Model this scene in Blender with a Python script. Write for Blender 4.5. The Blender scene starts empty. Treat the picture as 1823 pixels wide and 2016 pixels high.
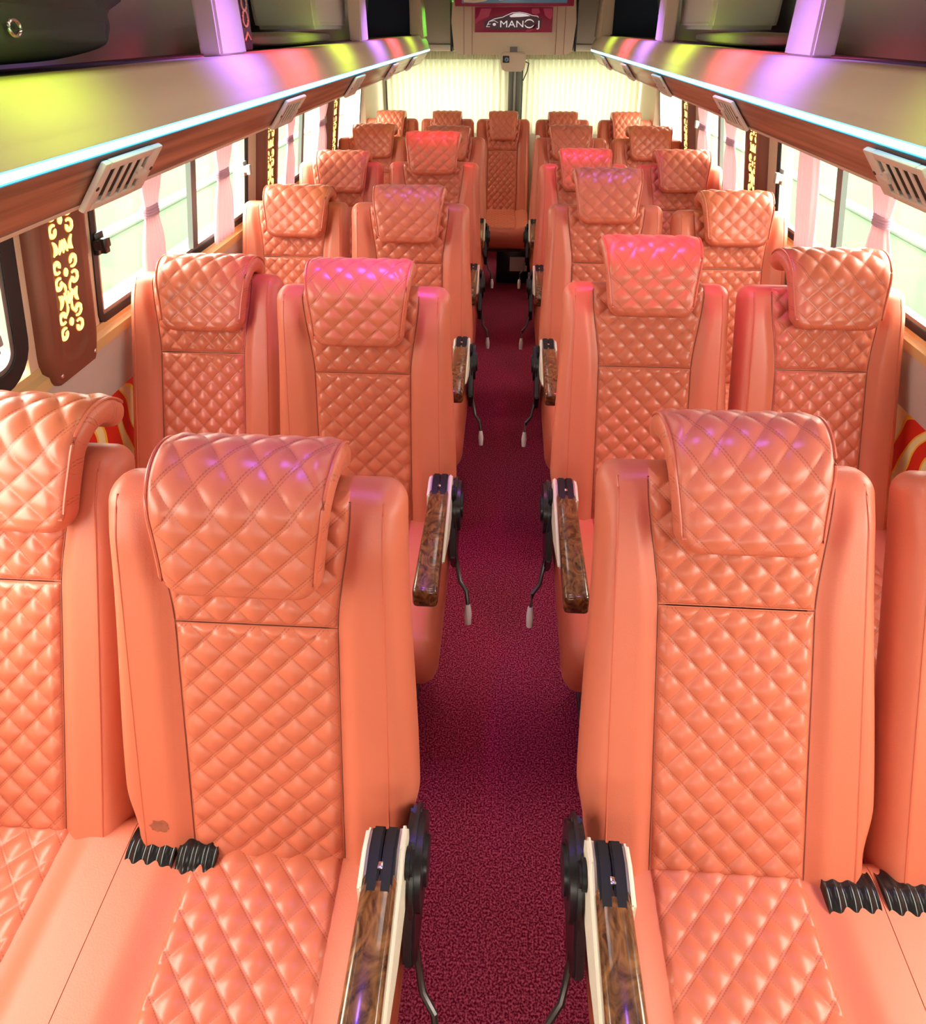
import bpy, bmesh, math, random
from math import sin, cos, pi, sqrt, hypot, atan, radians, exp
from mathutils import Vector, Matrix
random.seed(7)
S = bpy.context.scene
COL = S.collection

# ------------------------------------------------------------------ camera
FPX, XP, YP, XV, YV = 1386.0, 911.5, 700.0, 1005.0, 50.0
PITCH = atan((YP - YV) / FPX)
YAW = atan((XV - XP) * cos(PITCH) / FPX)
CAMZ = 1.78
cam = bpy.data.cameras.new('camera')
cam.sensor_fit = 'HORIZONTAL'
cam.sensor_width = 36.0
cam.lens = FPX / 1823 * 36.0
cam.shift_x = 0.0
cam.shift_y = -(1008.0 - YP) / 1823
cam.clip_start = 0.02
cam_o = bpy.data.objects.new('camera', cam)
cam_o.location = (0, 0, CAMZ)
cam_o.rotation_euler = (pi / 2 - PITCH, 0, YAW)
COL.objects.link(cam_o)
S.camera = cam_o

# ------------------------------------------------------------------ world, lights, exposure
S.view_settings.view_transform = 'Standard'
S.view_settings.look = 'None'
S.view_settings.exposure = 0.40
S.view_settings.gamma = 1.0
S.view_settings.use_curve_mapping = False
W = bpy.data.worlds.new('daylight_sky')
S.world = W
W.use_nodes = True
wb = W.node_tree.nodes['Background']
wb.inputs['Color'].default_value = (1.0, 0.93, 0.81, 1)
wb.inputs['Strength'].default_value = 1.0
# overcast sky: three times brighter overhead than at the horizon
_n, _l = W.node_tree.nodes, W.node_tree.links
_tc = _n.new('ShaderNodeTexCoord'); _sp = _n.new('ShaderNodeSeparateXYZ'); _l.new(_tc.outputs['Generated'], _sp.inputs[0])
_mr = _n.new('ShaderNodeMapRange'); _mr.inputs['From Min'].default_value = 0.0; _mr.inputs['From Max'].default_value = 1.0
_mr.inputs['To Min'].default_value = 7.0; _mr.inputs['To Max'].default_value = 21.0
_l.new(_sp.outputs['Z'], _mr.inputs['Value']); _l.new(_mr.outputs['Result'], wb.inputs['Strength'])

def area(name, loc, rot, sx, sy, power, color, spread=180):
    l = bpy.data.lights.new(name, 'AREA')
    l.shape = 'RECTANGLE'
    l.size, l.size_y = sx, sy
    l.energy = power
    l.color = color
    l.spread = radians(spread)
    o = bpy.data.objects.new(name, l)
    o.location = loc
    o.rotation_euler = rot
    COL.objects.link(o)
    return o

# added fill light standing in for windscreen daylight behind the photographer
area('windscreen_fill', (0, -2.0, 1.45), (radians(84), 0, 0), 1.9, 0.7, 2.5, (1.0, 0.86, 0.72))
# unseen fill lights added along the middle of the roof, weaker toward the rear
for k in range(6):
    area('ceiling_fill_light', (0.0, 0.5 + 0.95 * k, 1.97), (0, 0, 0), 0.16, 0.5, 1.2 * (1 - .16 * k), (1.0, 0.90, 0.84))
# coloured ceiling lamps: a row over each rack (green, violet, red repeating) and a row over the seats
GRN, VIO, RED, MAG = (0.62, 1.0, 0.04), (0.32, 0.14, 1.0), (1.0, 0.06, 0.14), (1.0, 0.08, 0.45)
for yy, c, p in ((0.90, GRN, 0.26), (1.64, VIO, 0.8), (2.04, RED, 0.75), (2.65, GRN, 0.42), (3.36, VIO, 0.75), (3.85, RED, 0.7),
                 (4.50, GRN, 0.3), (5.25, (0.2, 1.0, 0.1), 0.6)):
    for sx in (-1, 1):
        area('coloured_rack_light', (sx * 0.40, yy, 1.94), (0, sx * radians(-38), 0), 0.05, 0.14, p * .8, c, 75)
for xx, yy, c, p in ((-.34, .80, VIO, .5), (.38, .84, VIO, .4), (-.33, 1.60, (0.62, 0.10, 1.0), 1.3), (.38, 1.74, MAG, 1.2), (-.34, 2.50, VIO, .4), (.42, 2.62, VIO, .35),
                     (-.34, 3.50, RED, .8), (.36, 3.40, MAG, 1.1), (-.72, 1.66, MAG, .25), (.76, 1.70, MAG, .25)):
    area('coloured_seat_light', (xx, yy + .10, 1.97), (0, 0, 0), 0.06, 0.10, p * .6, c, 55)

# ------------------------------------------------------------------ materials
def new_mat(name):
    m = bpy.data.materials.new(name)
    m.use_nodes = True
    nt = m.node_tree
    return m, nt, nt.nodes['Principled BSDF']

def mat(name, col, rough=0.5, metal=0.0, emit=None, estr=0.0, bump=0.0, bscale=200.0, var=0.0, vscale=6.0, spec=0.5, coat=0.0):
    m, nt, b = new_mat(name)
    b.inputs['Base Color'].default_value = (*col, 1)
    b.inputs['Roughness'].default_value = rough
    b.inputs['Metallic'].default_value = metal
    b.inputs['Specular IOR Level'].default_value = spec
    b.inputs['Coat Weight'].default_value = coat
    if emit:
        b.inputs['Emission Color'].default_value = (*emit, 1)
        b.inputs['Emission Strength'].default_value = estr
    tc = nt.nodes.new('ShaderNodeTexCoord')
    if var:
        n = nt.nodes.new('ShaderNodeTexNoise')
        n.inputs['Scale'].default_value = vscale
        n.inputs['Detail'].default_value = 4
        nt.links.new(tc.outputs['Object'], n.inputs['Vector'])
        r = nt.nodes.new('ShaderNodeMapRange')
        r.inputs['To Min'].default_value = 1 - var
        r.inputs['To Max'].default_value = 1 + var
        nt.links.new(n.outputs['Fac'], r.inputs['Value'])
        mx = nt.nodes.new('ShaderNodeVectorMath')
        mx.operation = 'SCALE'
        mx.inputs[0].default_value = col
        nt.links.new(r.outputs['Result'], mx.inputs['Scale'])
        nt.links.new(mx.outputs['Vector'], b.inputs['Base Color'])
    if bump:
        n = nt.nodes.new('ShaderNodeTexNoise')
        n.inputs['Scale'].default_value = bscale
        nt.links.new(tc.outputs['Object'], n.inputs['Vector'])
        bp = nt.nodes.new('ShaderNodeBump')
        bp.inputs['Strength'].default_value = bump
        bp.inputs['Distance'].default_value = 0.002
        nt.links.new(n.outputs['Fac'], bp.inputs['Height'])
        nt.links.new(bp.outputs['Normal'], b.inputs['Normal'])
    return m

LEATHER = (0.60, 0.154, 0.086)
QP = 0.054   # diamond pitch
M = {}
M['leather'] = mat('tan_leather', LEATHER, 0.42, bump=0.12, bscale=420, var=0.05)
M['piping'] = mat('leather_piping', (0.58, 0.13, 0.07), 0.4)

def quilt_mat(name, sgn):
    """leather with thread lines; uv holds metres across / along"""
    m, nt, b = new_mat(name)
    N, L = nt.nodes, nt.links
    b.inputs['Roughness'].default_value = 0.34
    uv = N.new('ShaderNodeUVMap')
    sep = N.new('ShaderNodeSeparateXYZ')
    L.new(uv.outputs['UV'], sep.inputs[0])
    def math(op, a, bb=None):
        n = N.new('ShaderNodeMath'); n.operation = op
        for i, v in enumerate((a, bb)):
            if v is None: continue
            if isinstance(v, (int, float)): n.inputs[i].default_value = v
            else: L.new(v, n.inputs[i])
        return n.outputs[0]
    u, v = sep.outputs['X'], sep.outputs['Y']
    p = math('DIVIDE', math('ADD', math('MULTIPLY', u, sgn), v), QP)     # strong family: constant p
    r = math('DIVIDE', math('SUBTRACT', math('MULTIPLY', u, sgn), v), QP)
    def dist(x):      # distance to nearest integer
        return math('ABSOLUTE', math('SUBTRACT', math('FRACT', math('ADD', x, 0.5)), 0.5))
    dp, dr = dist(p), dist(r)
    dbl = math('ABSOLUTE', math('SUBTRACT', dr, 0.055))                  # double stitch
    lin1 = math('LESS_THAN', dbl, 0.022)
    dash = math('GREATER_THAN', math('FRACT', math('MULTIPLY', p, 9.0)), 0.25)
    lin1 = math('MULTIPLY', lin1, dash)
    lin2 = math('MULTIPLY', math('LESS_THAN', dp, 0.018), math('GREATER_THAN', math('FRACT', math('MULTIPLY', r, 9.0)), 0.35))
    lin = math('MAXIMUM', lin1, math('MULTIPLY', lin2, 0.6))
    mx = N.new('ShaderNodeMix'); mx.data_type = 'RGBA'
    mx.inputs[6].default_value = (LEATHER[0], LEATHER[1], LEATHER[2], 1)
    mx.inputs[7].default_value = (LEATHER[0] * .55, LEATHER[1] * .5, LEATHER[2] * .5, 1)
    L.new(math('MULTIPLY', lin, 0.7), mx.inputs[0])
    L.new(mx.outputs[2], b.inputs['Base Color'])
    tc = N.new('ShaderNodeTexCoord')
    n = N.new('ShaderNodeTexNoise'); n.inputs['Scale'].default_value = 420
    L.new(tc.outputs['Object'], n.inputs['Vector'])
    h = math('SUBTRACT', math('MULTIPLY', n.outputs['Fac'], 0.12), lin)
    bp = N.new('ShaderNodeBump'); bp.inputs['Strength'].default_value = 0.35; bp.inputs['Distance'].default_value = 0.002
    L.new(h, bp.inputs['Height'])
    L.new(bp.outputs['Normal'], b.inputs['Normal'])
    return m
M['quilt+'] = quilt_mat('quilted_leather_rising', 1)
M['quilt-'] = quilt_mat('quilted_leather_falling', -1)
M['black'] = mat('black_plastic', (0.012, 0.012, 0.014), 0.3)
M['blacks'] = mat('black_gloss', (0.010, 0.010, 0.011), 0.45, spec=0.3)
M['latch'] = mat('grey_latch_plastic', (0.34, 0.34, 0.33), 0.4)
M['tip'] = mat('pale_lever_tip', (0.72, 0.68, 0.62), 0.35)
M['seam'] = mat('dark_seam_thread', (0.20, 0.045, 0.025), 0.7)
M['bootm'] = mat('black_rubber_boot', (0.010, 0.010, 0.011), 0.2)
M['cream'] = mat('cream_plastic', (0.78, 0.72, 0.58), 0.35)
M['white'] = mat('white_plastic', (0.80, 0.74, 0.66), 0.4)
M['chrome'] = mat('chrome', (0.75, 0.74, 0.72), 0.18, 1.0)
M['steel'] = mat('dark_steel', (0.10, 0.09, 0.09), 0.35, 0.8)
M['fascia'] = mat('beige_fascia', (0.70, 0.60, 0.45), 0.5, bump=0.05, bscale=300)
M['ceil'] = mat('beige_lining', (0.62, 0.56, 0.48), 0.7, bump=0.1, bscale=200)
M['lining'] = mat('dark_rack_lining', (0.10, 0.095, 0.10), 0.8)
M['greyl'] = mat('grey_rack_lining', (0.50, 0.48, 0.47), 0.7)
M['navy'] = mat('navy_lining', (0.05, 0.075, 0.14), 0.7)
M['led'] = mat('led_strip_glow', (0.2, 0.8, 1.0), 0.5, emit=(0.01, 0.40, 0.80), estr=1.6)
M['ledcore'] = mat('led_core_glow', (1, 1, 1), 0.5, emit=(0.75, 0.97, 1.0), estr=5.0)
M['rubber'] = mat('black_window_rubber', (0.02, 0.02, 0.022), 0.6)
M['alu'] = mat('window_aluminium', (0.30, 0.31, 0.29), 0.4, 0.6)
M['pole'] = mat('grey_window_bar', (0.13, 0.14, 0.13), 0.4, 0.3)
M['pillar'] = mat('cream_pillar_trim', (0.78, 0.60, 0.42), 0.55, var=0.06)
M['brownp'] = mat('brown_leather_panel', (0.22, 0.075, 0.045), 0.4, bump=0.1, bscale=300)
M['gold'] = mat('backlit_gold_fretwork', (0.9, 0.7, 0.2), 0.5, emit=(1.0, 0.72, 0.22), estr=1.5)
M['goldrim'] = mat('amber_fretwork_rim', (0.62, 0.26, 0.02), 0.4, emit=(1.0, 0.36, 0.02), estr=0.35)
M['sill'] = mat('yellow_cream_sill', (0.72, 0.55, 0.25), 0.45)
M['grey'] = mat('grey_trim', (0.58, 0.53, 0.48), 0.55, var=0.08, vscale=12)
M['darkred'] = mat('maroon_sign', (0.16, 0.008, 0.028), 0.35, emit=(0.3, 0.01, 0.04), estr=0.15)
M['darkred2'] = mat('red_sign_shape', (0.30, 0.015, 0.05), 0.35, emit=(0.4, 0.01, 0.06), estr=0.15)
M['plum'] = mat('plum_sign_shape', (0.07, 0.01, 0.035), 0.35)
M['signwhite'] = mat('sign_white_lettering', (0.8, 0.78, 0.8), 0.4, emit=(0.8, 0.78, 0.8), estr=0.35)
M['screen'] = mat('screen_dark_teal', (0.02, 0.05, 0.07), 0.15, emit=(0.06, 0.12, 0.16), estr=0.4)
M['bag'] = mat('black_bag_fabric', (0.036, 0.042, 0.042), 0.6, bump=0.4, bscale=900)
M['baggreen'] = mat('green_bag_fabric', (0.014, 0.11, 0.045), 0.6, bump=0.4, bscale=900)
M['greybox'] = mat('pale_grey_box', (0.66, 0.66, 0.62), 0.4)
M['greycloth'] = mat('grey_cloth', (0.30, 0.28, 0.25), 0.85, bump=0.3, bscale=90)
M['lens'] = mat('blue_lens', (0.03, 0.12, 0.25), 0.1)
M['stain'] = mat('dark_scuff', (0.30, 0.085, 0.045), 0.6, var=.5, vscale=90)

def wood_mat(name, axis_scale, c0, c1, scale, dist, rough, coat):
    m, nt, b = new_mat(name)
    N, L = nt.nodes, nt.links
    tc = N.new('ShaderNodeTexCoord'); mp = N.new('ShaderNodeMapping')
    mp.inputs['Scale'].default_value = axis_scale
    L.new(tc.outputs['Object'], mp.inputs['Vector'])
    n = N.new('ShaderNodeTexNoise')
    n.inputs['Scale'].default_value = scale; n.inputs['Detail'].default_value = 6; n.inputs['Distortion'].default_value = dist
    L.new(mp.outputs['Vector'], n.inputs['Vector'])
    cr = N.new('ShaderNodeValToRGB')
    cr.color_ramp.elements[0].position = 0.32; cr.color_ramp.elements[0].color = (*c0, 1)
    cr.color_ramp.elements[1].position = 0.68; cr.color_ramp.elements[1].color = (*c1, 1)
    L.new(n.outputs['Fac'], cr.inputs['Fac'])
    L.new(cr.outputs['Color'], b.inputs['Base Color'])
    b.inputs['Roughness'].default_value = rough
    b.inputs['Coat Weight'].default_value = coat
    b.inputs['Coat Roughness'].default_value = 0.08
    return m
M['wood'] = wood_mat('brown_wood_veneer', (30, 0.9, 30), (0.16, 0.065, 0.036), (0.50, 0.24, 0.14), 1.6, 0.6, 0.4, 0.2)
M['burl'] = wood_mat('burl_wood', (1, 0.7, 1), (0.040, 0.013, 0.004), (0.24, 0.10, 0.030), 26, 3.2, 0.25, 0.7)

def carpet_mat():
    m, nt, b = new_mat('maroon_carpet')
    N, L = nt.nodes, nt.links
    tc = N.new('ShaderNodeTexCoord')
    n = N.new('ShaderNodeTexNoise'); n.inputs['Scale'].default_value = 230; n.inputs['Detail'].default_value = 3
    L.new(tc.outputs['Object'], n.inputs['Vector'])
    cr = N.new('ShaderNodeValToRGB')
    cr.color_ramp.elements[0].position = 0.42; cr.color_ramp.elements[0].color = (0.105, 0.0015, 0.014, 1)
    cr.color_ramp.elements[1].position = 0.66; cr.color_ramp.elements[1].color = (0.50, 0.075, 0.13, 1)
    L.new(n.outputs['Fac'], cr.inputs['Fac'])
    L.new(cr.outputs['Color'], b.inputs['Base Color'])
    b.inputs['Roughness'].default_value = 0.95
    b.inputs['Specular IOR Level'].default_value = 0.1
    bp = N.new('ShaderNodeBump'); bp.inputs['Strength'].default_value = 0.7; bp.inputs['Distance'].default_value = 0.004
    L.new(n.outputs['Fac'], bp.inputs['Height']); L.new(bp.outputs['Normal'], b.inputs['Normal'])
    return m
M['carpet'] = carpet_mat()

def glass_mat():
    m, nt, b = new_mat('window_glass')
    N, L = nt.nodes, nt.links
    out = N['Material Output']
    N.remove(b)
    tr = N.new('ShaderNodeBsdfTransparent'); tr.inputs['Color'].default_value = (0.96, 0.99, 0.97, 1)
    gl = N.new('ShaderNodeBsdfGlossy'); gl.inputs['Roughness'].default_value = 0.02
    mx = N.new('ShaderNodeMixShader')
    lw = N.new('ShaderNodeLayerWeight')
    pw = N.new('ShaderNodeMath'); pw.operation = 'POWER'; pw.inputs[1].default_value = 5.0
    ml = N.new('ShaderNodeMath'); ml.operation = 'MULTIPLY_ADD'; ml.inputs[1].default_value = 0.25; ml.inputs[2].default_value = 0.008
    L.new(lw.outputs['Facing'], pw.inputs[0]); L.new(pw.outputs[0], ml.inputs[0])
    L.new(ml.outputs[0], mx.inputs[0]); L.new(tr.outputs[0], mx.inputs[1]); L.new(gl.outputs[0], mx.inputs[2])
    L.new(mx.outputs[0], out.inputs['Surface'])
    return m
M['glass'] = glass_mat()

def cloth_mat(name, col, trans, tcol=None):
    m, nt, b = new_mat(name)
    N, L = nt.nodes, nt.links
    out = N['Material Output']
    N.remove(b)
    d = N.new('ShaderNodeBsdfDiffuse'); d.inputs['Color'].default_value = (*col, 1)
    t = N.new('ShaderNodeBsdfTranslucent'); t.inputs['Color'].default_value = (*(tcol or col), 1)
    mx = N.new('ShaderNodeMixShader'); mx.inputs[0].default_value = trans
    L.new(d.outputs[0], mx.inputs[1]); L.new(t.outputs[0], mx.inputs[2])
    L.new(mx.outputs[0], out.inputs['Surface'])
    return m
M['curtainrear'] = cloth_mat('pale_yellow_sheer', (0.86, 0.84, 0.72), 0.5, (0.56, 0.53, 0.37))
M['curtainside'] = cloth_mat('pink_lilac_curtain', (0.80, 0.52, 0.56), 0.25, (0.50, 0.30, 0.32))
M['tie'] = cloth_mat('lilac_tie', (0.82, 0.70, 0.80), 0.55)
M['sheerside'] = cloth_mat('cream_sheer', (0.88, 0.84, 0.70), 0.6)

def floral_mat():
    m, nt, b = new_mat('red_yellow_scroll_wallcloth')
    N, L = nt.nodes, nt.links
    tc = N.new('ShaderNodeTexCoord')
    n = N.new('ShaderNodeTexWave'); n.wave_type = 'RINGS'; n.rings_direction = 'SPHERICAL'
    n.inputs['Scale'].default_value = 4.0; n.inputs['Distortion'].default_value = 9.0; n.inputs['Detail'].default_value = 0.5; n.inputs['Detail Scale'].default_value = 1.2
    L.new(tc.outputs['Object'], n.inputs['Vector'])
    cr = N.new('ShaderNodeValToRGB'); cr.color_ramp.interpolation = 'CONSTANT'
    cr.color_ramp.elements[0].color = (0.75, 0.03, 0.01, 1)
    cr.color_ramp.elements[1].position = 0.58; cr.color_ramp.elements[1].color = (0.95, 0.62, 0.06, 1)
    e = cr.color_ramp.elements.new(0.8); e.color = (0.95, 0.9, 0.45, 1)
    L.new(n.outputs['Fac'], cr.inputs['Fac']); L.new(cr.outputs['Color'], b.inputs['Base Color'])
    b.inputs['Roughness'].default_value = 0.7
    return m
M['floral'] = floral_mat()

def ground_mat():
    m, nt, b = new_mat('bright_grass_ground')
    N, L = nt.nodes, nt.links
    tc = N.new('ShaderNodeTexCoord')
    n = N.new('ShaderNodeTexNoise'); n.inputs['Scale'].default_value = 0.9; n.inputs['Detail'].default_value = 5
    L.new(tc.outputs['Object'], n.inputs['Vector'])
    cr = N.new('ShaderNodeValToRGB')
    cr.color_ramp.elements[0].position = 0.56; cr.color_ramp.elements[0].color = (0.0105, 0.046, 0.0085, 1)
    cr.color_ramp.elements[1].position = 0.74; cr.color_ramp.elements[1].color = (0.034, 0.060, 0.018, 1)
    L.new(n.outputs['Fac'], cr.inputs['Fac']); L.new(cr.outputs['Color'], b.inputs['Base Color'])
    b.inputs['Roughness'].default_value = 0.95
    return m
M['ground'] = ground_mat()
M['kerb'] = mat('white_kerb', (0.075, 0.09, 0.08), 0.8)

# ------------------------------------------------------------------ object helpers
def link(name, mesh, parent=None, loc=(0, 0, 0), rot=(0, 0, 0), scale=(1, 1, 1)):
    o = bpy.data.objects.new(name, mesh)
    COL.objects.link(o)
    o.location = loc; o.rotation_euler = rot; o.scale = scale
    if parent: o.parent = parent
    return o
def tag(o, label, cat, group=None, kind=None):
    o['label'] = label; o['category'] = cat
    if group: o['group'] = group
    if kind: o['kind'] = kind
    return o
def thing(name, label, cat, loc=(0, 0, 0), group=None):
    return tag(link(name, None, None, loc), label, cat, group)
def struct(name, mesh, parent=None):
    o = link(name, mesh, parent)
    if parent is None: o['kind'] = 'structure'
    return o

class MB:
    def __init__(self): self.bm = bmesh.new(); self.mi = 0
    def _mark(self, faces, mi):
        for f in faces: f.material_index = mi
    def box(self, x0, x1, y0, y1, z0, z1, r=0.0, seg=2, mi=0, mtx=None):
        t = bmesh.new()
        bmesh.ops.create_cube(t, size=1.0)
        for v in t.verts:
            v.co = Vector(((x0 + x1) / 2 + v.co.x * (x1 - x0), (y0 + y1) / 2 + v.co.y * (y1 - y0), (z0 + z1) / 2 + v.co.z * (z1 - z0)))
        if r > 0: bmesh.ops.bevel(t, geom=list(t.edges), offset=r, segments=seg, profile=0.5, affect='EDGES')
        self.add(t, mi, mtx); return self
    def add(self, t, mi=0, mtx=None):
        if mtx is not None: bmesh.ops.transform(t, matrix=mtx, verts=t.verts)
        for f in t.faces: f.material_index = mi
        me = bpy.data.meshes.new('tmp'); t.to_mesh(me); t.free()
        self.bm.from_mesh(me); bpy.data.meshes.remove(me)
    def cyl(self, p, q, r, r2=None, n=16, mi=0, bev=0.0):
        p, q = Vector(p), Vector(q); d = q - p
        t = bmesh.new()
        bmesh.ops.create_cone(t, cap_ends=True, segments=n, radius1=r, radius2=r if r2 is None else r2, depth=d.length)
        if bev: bmesh.ops.bevel(t, geom=[e for e in t.edges if abs(e.verts[0].co.z - e.verts[1].co.z) < 1e-6], offset=bev, segments=2, affect='EDGES')
        mt = Matrix.Translation((p + q) / 2) @ d.to_track_quat('Z', 'Y').to_matrix().to_4x4()
        self.add(t, mi, mt); return self
    def ball(self, c, r, mi=0, sc=(1, 1, 1)):
        t = bmesh.new(); bmesh.ops.create_uvsphere(t, u_segments=16, v_segments=10, radius=r)
        self.add(t, mi, Matrix.Translation(c) @ Matrix.Diagonal((*sc, 1))); return self
    def tube(self, pts, r, n=8, mi=0, closed=False):
        pts = [Vector(p) for p in pts]; t = bmesh.new(); rings = []
        N = len(pts); up = Vector((0.123, 0.345, 0.93)).normalized()
        for i, p in enumerate(pts):
            a = pts[(i - 1) % N] if (closed or i > 0) else p
            b = pts[(i + 1) % N] if (closed or i < N - 1) else p
            d = (b - a).normalized()
            x = d.cross(up)
            if x.length < 1e-4: x = d.cross(Vector((1, 0, 0)))
            x.normalize(); y = d.cross(x)
            rr = r[i] if isinstance(r, (list, tuple)) else r
            rings.append([t.verts.new(p + x * rr * cos(2 * pi * k / n) + y * rr * sin(2 * pi * k / n)) for k in range(n)])
        for i in range(N if closed else N - 1):
            A, B = rings[i], rings[(i + 1) % N]
            for k in range(n): t.faces.new((A[k], A[(k + 1) % n], B[(k + 1) % n], B[k]))
        if not closed:
            t.faces.new(rings[0][::-1]); t.faces.new(rings[-1])
        self.add(t, mi); return self
    def prism(self, poly, axis, a, b, mi=0, r=0.0):
        """poly: 2-D list; axis 'x' -> poly in (y,z); 'y' -> (x,z); 'z' -> (x,y)"""
        def pt(p, h):
            return {'x': (h, p[0], p[1]), 'y': (p[0], h, p[1]), 'z': (p[0], p[1], h)}[axis]
        t = bmesh.new()
        A = [t.verts.new(pt(p, a)) for p in poly]; B = [t.verts.new(pt(p, b)) for p in poly]
        n = len(poly)
        t.faces.new(A); t.faces.new(B[::-1])
        for i in range(n): t.faces.new((A[i], B[i], B[(i + 1) % n], A[(i + 1) % n]))
        bmesh.ops.recalc_face_normals(t, faces=t.faces)
        if r: bmesh.ops.bevel(t, geom=list(t.edges), offset=r, segments=2, affect='EDGES')
        self.add(t, mi); return self
    def quad(self, pts, mi=0):
        vs = [self.bm.verts.new(p) for p in pts]; f = self.bm.faces.new(vs); f.material_index = mi; return self
    def mesh(self, name, mats, smooth=True, ang=35):
        if not isinstance(mats, (list, tuple)): mats = [mats]
        bmesh.ops.recalc_face_normals(self.bm, faces=self.bm.faces)
        me = bpy.data.meshes.new(name); self.bm.to_mesh(me); self.bm.free()
        for m in mats: me.materials.append(m)
        if smooth:
            for p in me.polygons: p.use_smooth = True
            me.set_sharp_from_angle(angle=radians(ang))
        return me

def raw_mesh(name, verts, faces, mats, uvs=None, fm=None, weld=False):
    me = bpy.data.meshes.new(name)
    me.from_pydata(verts, [], faces)
    for m in (mats if isinstance(mats, (list, tuple)) else [mats]): me.materials.append(m)
    if uvs is not None:
        ul = me.uv_layers.new(name='UVMap')
        for lp in me.loops: ul.data[lp.index].uv = uvs[lp.vertex_index]
    if fm:
        for p in me.polygons: p.material_index = fm[p.index]
    for p in me.polygons: p.use_smooth = True
    if weld:
        bm = bmesh.new(); bm.from_mesh(me)
        bmesh.ops.remove_doubles(bm, verts=bm.verts, dist=2e-5)
        bmesh.ops.dissolve_degenerate(bm, edges=bm.edges, dist=1e-6)
        bmesh.ops.recalc_face_normals(bm, faces=bm.faces)
        bm.to_mesh(me); bm.free()
        me.set_sharp_from_angle(angle=radians(60))
    me.update()
    return me

def sstep(a, b, x):
    t = max(0.0, min(1.0, (x - a) / (b - a))); return t * t * (3 - 2 * t)

def quilt(u, v, sgn, amp):
    p = (u * sgn + v) / QP; r = (u * sgn - v) / QP
    a = abs(sin(pi * p)); b = abs(sin(pi * r))
    # the doubly stitched family (r) cuts deeper and has a narrow raised welt
    dr = abs((r + 0.5) % 1.0 - 0.5)
    welt = 0.16 * exp(-(dr / 0.03) ** 2)
    return amp * ((a ** 0.62) * 0.85 * min(1.0, b / 0.22) ** 0.6 * (0.45 + 0.55 * b) + welt * (0.4 + 0.6 * a))

def edge_d(u, t, L, hw, rc, flat=0):
    """inside distance to a rounded rectangle of half width hw, length L at (u, t)"""
    du = hw - abs(u)
    if flat > 0 and u > 0: du = 1.0
    if flat < 0 and u < 0: du = 1.0
    dv = min(t, L - t)
    if du < rc and dv < rc: return max(0.0, rc - hypot(rc - du, rc - dv))
    return max(0.0, min(du, dv))

def inset(t, L, rc):
    d = min(t, L - t)
    return rc - sqrt(max(0.0, rc * rc - (rc - d) ** 2)) if d < rc else 0.0

def cl(n, k=0.0):
    """n+1 parameters in 0..1, gathered toward both ends by k"""
    out = []
    for i in range(n + 1):
        t = i / n
        out.append(t * (1 - k) + k * (0.5 - 0.5 * cos(pi * t)))
    return out

def slab(name, L, hwf, rc, nu, nv, front, back, place, mats, flat=0, quilt_mat_index=None, qzone=None):
    """closed padded slab. front/back(u, t, d) give offsets; place(u, t, off) -> xyz"""
    ts = [L * x for x in cl(nv, 0.75)]
    us = [2 * x - 1 for x in cl(nu, 0.75)]
    V, UV, F, FM = [], [], [], []
    for side in (0, 1):
        for t in ts:
            hw = hwf(t); ins = inset(t, L, rc)
            for s in us:
                w = hw - (0 if (flat and s * flat > 0) else ins)
                u = s * w
                d = edge_d(u, t, L, hw, rc, flat)
                if abs(s) > 0.9999 and not (flat and s * flat > 0): d = 0.0
                if t == ts[0] or t == ts[-1]: d = 0.0
                off = front(u, t, d) if side == 0 else back(u, t, d)
                V.append(place(u, t, off)); UV.append((u, t))
    n = len(us); m = len(ts); o = n * m
    for j in range(m - 1):
        for i in range(n - 1):
            a, b, c, e = j * n + i, j * n + i + 1, (j + 1) * n + i + 1, (j + 1) * n + i
            F.append((a, b, c, e)); FM.append(1 if (qzone and qzone(us[i] * hwf(ts[j]), ts[j])) else 0)
            F.append((o + a, o + e, o + c, o + b)); FM.append(0)
    ring = [i for i in range(n)] + [j * n + n - 1 for j in range(1, m)] + [(m - 1) * n + i for i in range(n - 2, -1, -1)] + [j * n for j in range(m - 2, 0, -1)]
    for k in range(len(ring)):
        a, b = ring[k], ring[(k + 1) % len(ring)]
        F.append((a, o + a, o + b, b)); FM.append(0)
    return raw_mesh(name, V, F, mats, UV, FM, weld=True)

def roundoff(d, e, T):
    if d >= e: return T
    x = (e - d) / e
    return T * sqrt(max(0.0, 1 - x * x))

# ------------------------------------------------------------------ structure: floor, walls, ceiling
Y0, Y1 = -2.2, 5.95       # front (closed by the baffle but for a slot) and rear wall
ZS, ZH = 1.03, 1.50        # window sill and header
def wx(z):                 # half width of the body at height z (leans inwards above the sill)
    return 1.12 - max(0.0, z - 1.0) * 0.13

fl = MB(); fl.box(-1.15, 1.15, Y0, Y1, -0.05, 0.0)
struct('floor', fl.mesh('floor', M['carpet']))
c = MB(); c.box(-1.12, 1.12, Y0, Y1 + .05, 2.02, 2.07)
struct('ceiling', c.mesh('ceiling', M['ceil']))

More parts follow.
